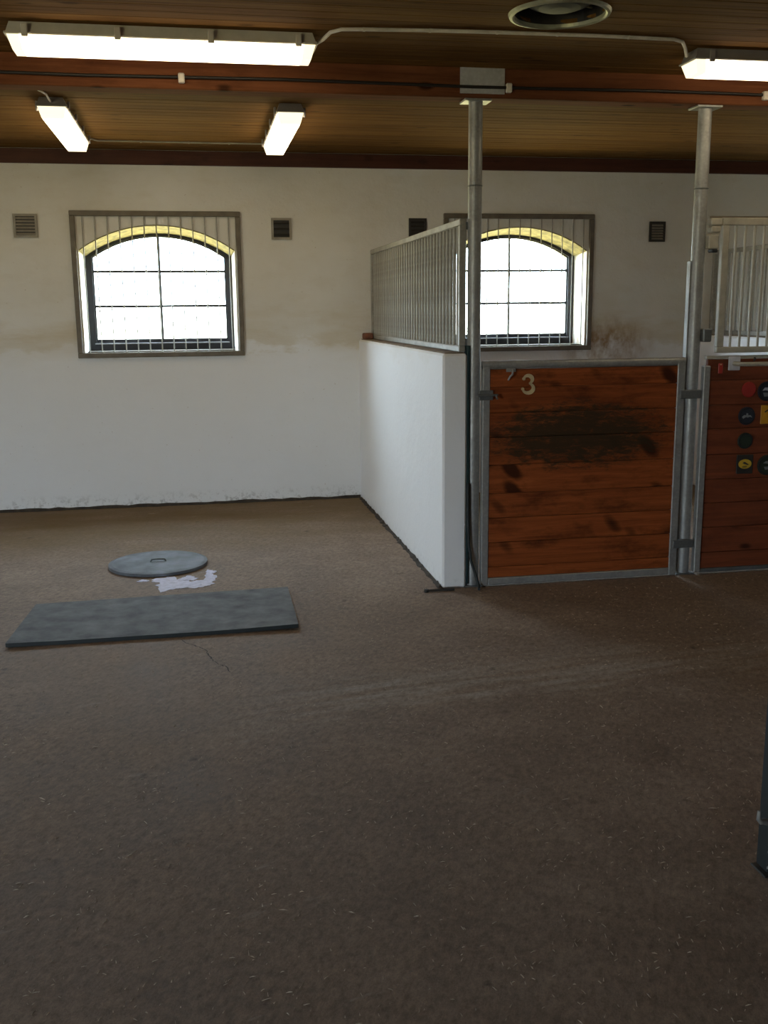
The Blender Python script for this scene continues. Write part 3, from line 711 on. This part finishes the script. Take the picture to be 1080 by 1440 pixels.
# ------------------------------------------------------------------ ceiling lamps
LL, LW = 1.36, .165
def trap(mb, L0, W0, z0, L1, W1, z1):
    vs = [(-L0/2, -W0/2, z0), (L0/2, -W0/2, z0), (L0/2, W0/2, z0), (-L0/2, W0/2, z0), (-L1/2, -W1/2, z1), (L1/2, -W1/2, z1), (L1/2, W1/2, z1), (-L1/2, W1/2, z1)]
    return mb.add(vs, [(0, 1, 2, 3), (7, 6, 5, 4), (0, 4, 5, 1), (1, 5, 6, 2), (2, 6, 7, 3), (3, 7, 4, 0)])
def lamp_obj(name, mb, mat, parent):
    me = mb.mesh(name); me.materials.append(mat); o = bpy.data.objects.new(name, me); col.objects.link(o); o.parent = parent; return o
def ceiling_lamp(loc, rz, label, mat='lamp', group=None):
    e = empty('fluorescent_lamp', loc, label, 'lamp', group); e.rotation_euler.z = rz
    mb = MB(); trap(mb, LL-.03, LW-.03, 0, LL, LW, -.046); lamp_obj('housing', mb, M[mat], e)
    mb = MB(); mb.box(-LL/2-.008, LL/2+.008, -LW/2-.006, LW/2+.006, -.054, -.044, .003); lamp_obj('rim', mb, M[mat], e)
    mb = MB(); trap(mb, LL-.11, LW-.006, -.0545, LL-.13, LW-.042, -.114); lamp_obj('diffuser', mb, M['lens'], e)
    for s in (-1, 1):
        mb = MB()
        a, b, c, d = s*(LL-.11)/2, s*(LL-.006)/2, s*(LL-.13)/2, s*(LL-.045)/2
        w0, w1 = (LW-.006)/2, (LW-.042)/2
        mb.add([(a, -w0, -.0545), (b, -w0, -.0545), (b, w0, -.0545), (a, w0, -.0545), (c, -w1, -.1138), (d, -w1, -.1138), (d, w1, -.1138), (c, w1, -.1138)],
               [(0, 1, 2, 3), (7, 6, 5, 4), (0, 4, 5, 1), (1, 5, 6, 2), (2, 6, 7, 3), (3, 7, 4, 0)])
        lamp_obj('end_cap', mb, M['endlens'], e)
    for s in (-1, 1):
        for x in (-LL*.44, -LL*.15, LL*.15, LL*.44):
            mb = MB(); mb.box(x-.014, x+.014, s*(LW/2+.010)-.006, s*(LW/2+.010)+.006, -.066, -.012, .003); lamp_obj('clip', mb, M[mat], e)
    return e
ceiling_lamp((-.085, 5.005, CEIL), 0, 'long lit fluorescent lamp parallel to the beam, cable leaving its end towards the round vent')
ceiling_lamp((3.150, 5.005, CEIL), 0, 'long lit fluorescent lamp parallel to the beam, over the stall front', 'lampgrey')
ceiling_lamp((-.790, 7.22, CEIL), math.pi/2, 'lit fluorescent lamp at right angles to the wall with a cable curling off it', 'lampgrey', 'cross-wise lamps over the open bay')
ceiling_lamp((.625, 7.22, CEIL), math.pi/2, 'lit fluorescent lamp at right angles to the wall, nearer the steel posts', 'lampgrey', 'cross-wise lamps over the open bay')

# cables
def cable(pts, r, mat, label, clips=()):
    e = empty('cable', pts[0], label, 'cable')
    P = []
    for a, b in zip(pts[:-1], pts[1:]):
        for k in range(4): P.append(tuple(a[i]+(b[i]-a[i])*k/4 for i in range(3)))
    P.append(pts[-1])
    mb = MB(); mb.tube(P, r, 8); mb.build('run', M[mat], e)
    for (x, y) in clips:
        mb = MB(); mb.box(x-.008, x+.008, y-.010, y+.010, CEIL-.016, CEIL-.001, .003); mb.build('clip', M[mat], e)
    return e
zc = CEIL-.008
cable([(.605, 5.0, CEIL-.030), (.630, 4.965, CEIL-.022), (.655, 4.87, CEIL-.012), (.70, 4.83, zc), (.80, 4.815, zc), (1.10, 4.79, zc), (1.413, 4.775, zc), (1.90, 4.765, zc), (2.28, 4.775, zc), (2.34, 4.81, zc), (2.40, 4.90, CEIL-.014), (2.445, 4.975, CEIL-.030)],
      .0085, 'cable', 'white cable linking the two long lamps across the ceiling boards', [(.80, 4.815), (1.10, 4.79), (1.413, 4.775), (1.70, 4.769), (2.05, 4.768)])
cable([(-.72, 7.915, CEIL-.03), (-.70, 7.98, zc), (-.66, 8.05, zc), (-.2, 8.06, zc), (.2, 8.065, zc), (.55, 8.06, zc), (.60, 8.0, zc), (.615, 7.915, CEIL-.03)], .006, 'ventplastic', 'thin cable on the ceiling joining the two cross-wise lamps', [(-.35, 8.06), (0, 8.06), (.3, 8.065)])
cable([(-.79, 6.53, CEIL-.03), (-.795, 6.50, CEIL-.022), (-.80, 6.44, zc), (-.815, 6.36, zc), (-.84, 6.28, zc), (-.86, 6.10, zc), (-.86, 5.65, zc)], .006, 'cable', 'short white cable curling from the end of the bay lamp')

# round ceiling vent
v = empty('ceiling_vent', (VENT[0], VENT[1], CEIL), 'round ceiling vent with pale metal ring and dark inside', 'vent')
mb = MB(); mb.lathe((VENT[0], VENT[1], CEIL), [(.194, .004), (.196, -.010), (.204, -.015), (.216, -.012), (.222, .000), (.222, .002)], 'z', 48); mb.build('ring', M['ventgreen'], v)
mb = MB(); mb.lathe((VENT[0], VENT[1], CEIL), [(.195, -.002), (.195, .105), (0, .110)], 'z', 48); mb.build('duct', M['duct'], v)
mb = MB(); mb.lathe((VENT[0], VENT[1], CEIL), [(.150, .055), (.135, .035), (.09, .018), (.045, .010), (0, .008)], 'z', 40); d = mb.build('damper', M['dome'], v)
for k in range(3):
    t = 2*math.pi*k/3+.4
    mb = MB(); mb.tube([(VENT[0]+.14*math.cos(t), VENT[1]+.14*math.sin(t), CEIL+.05), (VENT[0]+.19*math.cos(t), VENT[1]+.19*math.sin(t), CEIL+.05)], .006, 6); mb.build('strut', M['ventgreen'], v)

# ------------------------------------------------------------------ things on the floor
poly = [(-.986, 4.933), (.443, 4.937), (.454, 5.684), (-.945, 5.625)]
mb = MB(); nx, ny = 14, 7; T = .020; grid = []
for layer in (T, 0):
    for j in range(ny+1):
        for i in range(nx+1):
            s, t_ = i/nx, j/ny
            x = (poly[0][0]*(1-s)+poly[1][0]*s)*(1-t_)+(poly[3][0]*(1-s)+poly[2][0]*s)*t_
            y = (poly[0][1]*(1-s)+poly[1][1]*s)*(1-t_)+(poly[3][1]*(1-s)+poly[2][1]*s)*t_
            lift = .010*max(0, s-.75)*4*(1-t_)**2 + .006*max(0, .2-s)*5*(1-t_)
            grid.append((x, y, layer+lift*.8+.001))
S = (nx+1)*(ny+1); fs = []
for j in range(ny):
    for i in range(nx):
        a = j*(nx+1)+i; fs += [(a, a+1, a+nx+2, a+nx+1), (S+a+nx+1, S+a+nx+2, S+a+1, S+a)]
for i in range(nx):
    fs += [(i, S+i, S+i+1, i+1)]; a = ny*(nx+1)+i; fs += [(a, a+1, S+a+1, S+a)]
for j in range(ny):
    a = j*(nx+1); fs += [(a, a+nx+1, S+a+nx+1, S+a)]; a += nx; fs += [(a, S+a, S+a+nx+1, a+nx+1)]
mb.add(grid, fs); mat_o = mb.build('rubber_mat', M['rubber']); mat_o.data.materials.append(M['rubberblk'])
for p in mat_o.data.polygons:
    if abs(p.normal.z) < .5: p.material_index = 1  # mat sides set black: shade on its edge put into the colour
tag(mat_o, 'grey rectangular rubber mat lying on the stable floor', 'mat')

lid = empty('drain_cover', (-.312, 6.455, 0), 'round grey metal cover lying on the floor behind the rubber mat', 'drain cover')
mb = MB(); mb.lathe((-.312, 6.455, 0), [(0, .030), (.20, .0295), (.290, .027), (.312, .022), (.312, .004), (.30, .001), (0, .001)], 'z', 56); mb.build('plate', M['lid'], lid)
mb = MB(); mb.tube([(-.36, 6.44, .029), (-.355, 6.44, .042), (-.312, 6.435, .047), (-.27, 6.44, .042), (-.265, 6.44, .029)], .006, 8); mb.build('handle', M['galvdark'], lid)
# spilled powder in front of the cover
def blob(cx, cy, rx, ry, seed, n=34):
    r = random.Random(seed); ph = [r.uniform(0, 6.28) for _ in range(4)]
    return [(cx+rx*(1+.22*math.sin(3*t+ph[0])+.14*math.sin(7*t+ph[1])+.08*math.sin(13*t+ph[2]))*math.cos(t), cy+ry*(1+.22*math.sin(3*t+ph[0])+.14*math.sin(7*t+ph[1])+.08*math.sin(13*t+ph[2]))*math.sin(t)) for t in [2*math.pi*k/n for k in range(n)]]
mb = MB()
for i, (cx, cy, rx, ry) in enumerate(((-.215, 5.98, .10, .15), (-.29, 6.07, .05, .04), (-.11, 5.91, .08, .07), (-.03, 5.96, .07, .07), (.01, 6.08, .035, .10), (.015, 6.20, .03, .05), (-.39, 6.07, .030, .02), (-.12, 6.07, .05, .05))):
    mb.extr_z(blob(cx, cy, rx, ry, i+3), 0.0005, .0025+.0003*i)
tag(mb.build('spilled_powder', M['powder']), 'white powder spilled in front of the round cover', 'powder', kind='stuff')

# straw litter, too fine to count
st = MB(); rr = random.Random(11)
for _ in range(8000):
    x = rr.uniform(-2.2, 3.4); y = 1.2+4.6*rr.random()**1.25
    if -1.02 < x < .48 and 4.9 < y < 5.72: continue
    if x > 1.3 and y > 5.4: continue
    if x > 1.44 and 2.3 < y < 2.5: continue
    L = rr.uniform(.004, .018)*(1 if rr.random() < .93 else 1.7); a = rr.gauss(.9, .8); w_ = rr.uniform(.0007, .0017)
    dx, dy = math.cos(a)*L/2, math.sin(a)*L/2; px, py = -math.sin(a)*w_, math.cos(a)*w_; h = rr.uniform(.001, .004)
    st.add([(x-dx-px, y-dy-py, .0008), (x-dx+px, y-dy+py, .0008), (x+dx, y+dy, h), (x, y, h+.0015)], [(0, 1, 3), (1, 2, 3), (2, 0, 3)])
tag(st.build('straw_litter', M['straw'], fix=False), 'loose bits of straw scattered over the concrete floor', 'straw', kind='stuff')

# ------------------------------------------------------------------ steel gate leaf standing open near the viewer
ng = empty('stall_gate', (1.60, 2.41, 0), 'dark steel framed gate leaf with hook and bolts, standing across the aisle', 'gate')
mb = MB(); mb.box(1.516, 1.570, 2.385, 2.435, .0, 2.05, .004); mb.build('post', M['darkiron'], ng)
mb = MB(); mb.box(1.502, 1.515, 2.382, 2.438, .012, 2.05, .003); sp = mb.build('edge_strip', M['rubberblk'], ng)
for z in (.028, .077, .50, 1.0):
    mb = MB(); mb.lathe((1.508, 2.382, z), [(0, -.007), (.004, -.006), (.006, -.002), (.006, 0)], 'y', 10); mb.build('bolt', M['galv'], sp)
for (z0, z1_) in ((.03, .07), (1.30, 1.34), (2.01, 2.05)):
    mb = MB(); mb.box(1.570, 2.70, 2.39, 2.43, z0, z1_, .004); mb.build('frame_rail', M['darkiron'], ng)
mb = MB(); mb.box(2.70, 2.75, 2.385, 2.435, 0, 2.05, .004); mb.build('post', M['darkiron'], ng)
for k in range(8):
    z0 = .07+k*.15375
    mb = MB(); mb.box(1.570, 2.70, 2.396, 2.424, z0+.002, z0+.1515, .003); mb.build('plank', M['front'], ng, origin=(2.1, 2.41, z0+.07))
mb = MB(); mb.tube([(0, 0, 0), (0, 0, .69)], .009, 8); me = mb.mesh('bar'); me.materials.append(M['darkiron'])
for k in range(18): piece('bar', me, (1.60+.06*(k+.5), 2.41, 1.33), ng)
mb = MB(); mb.tube([(1.512, 2.38, .165), (1.490, 2.365, .178), (1.466, 2.355, .190), (1.454, 2.350, .192), (1.446, 2.350, .200), (1.448, 2.352, .225)], [.010, .010, .009, .008, .006, .005], 8); mb.build('hook', M['galv'], ng)
mb = MB(); mb.box(1.492, 1.60, 2.372, 2.45, 0, .006, .002); mb.build('foot_plate', M['ventdark'], ng)

ng.location.x += .030
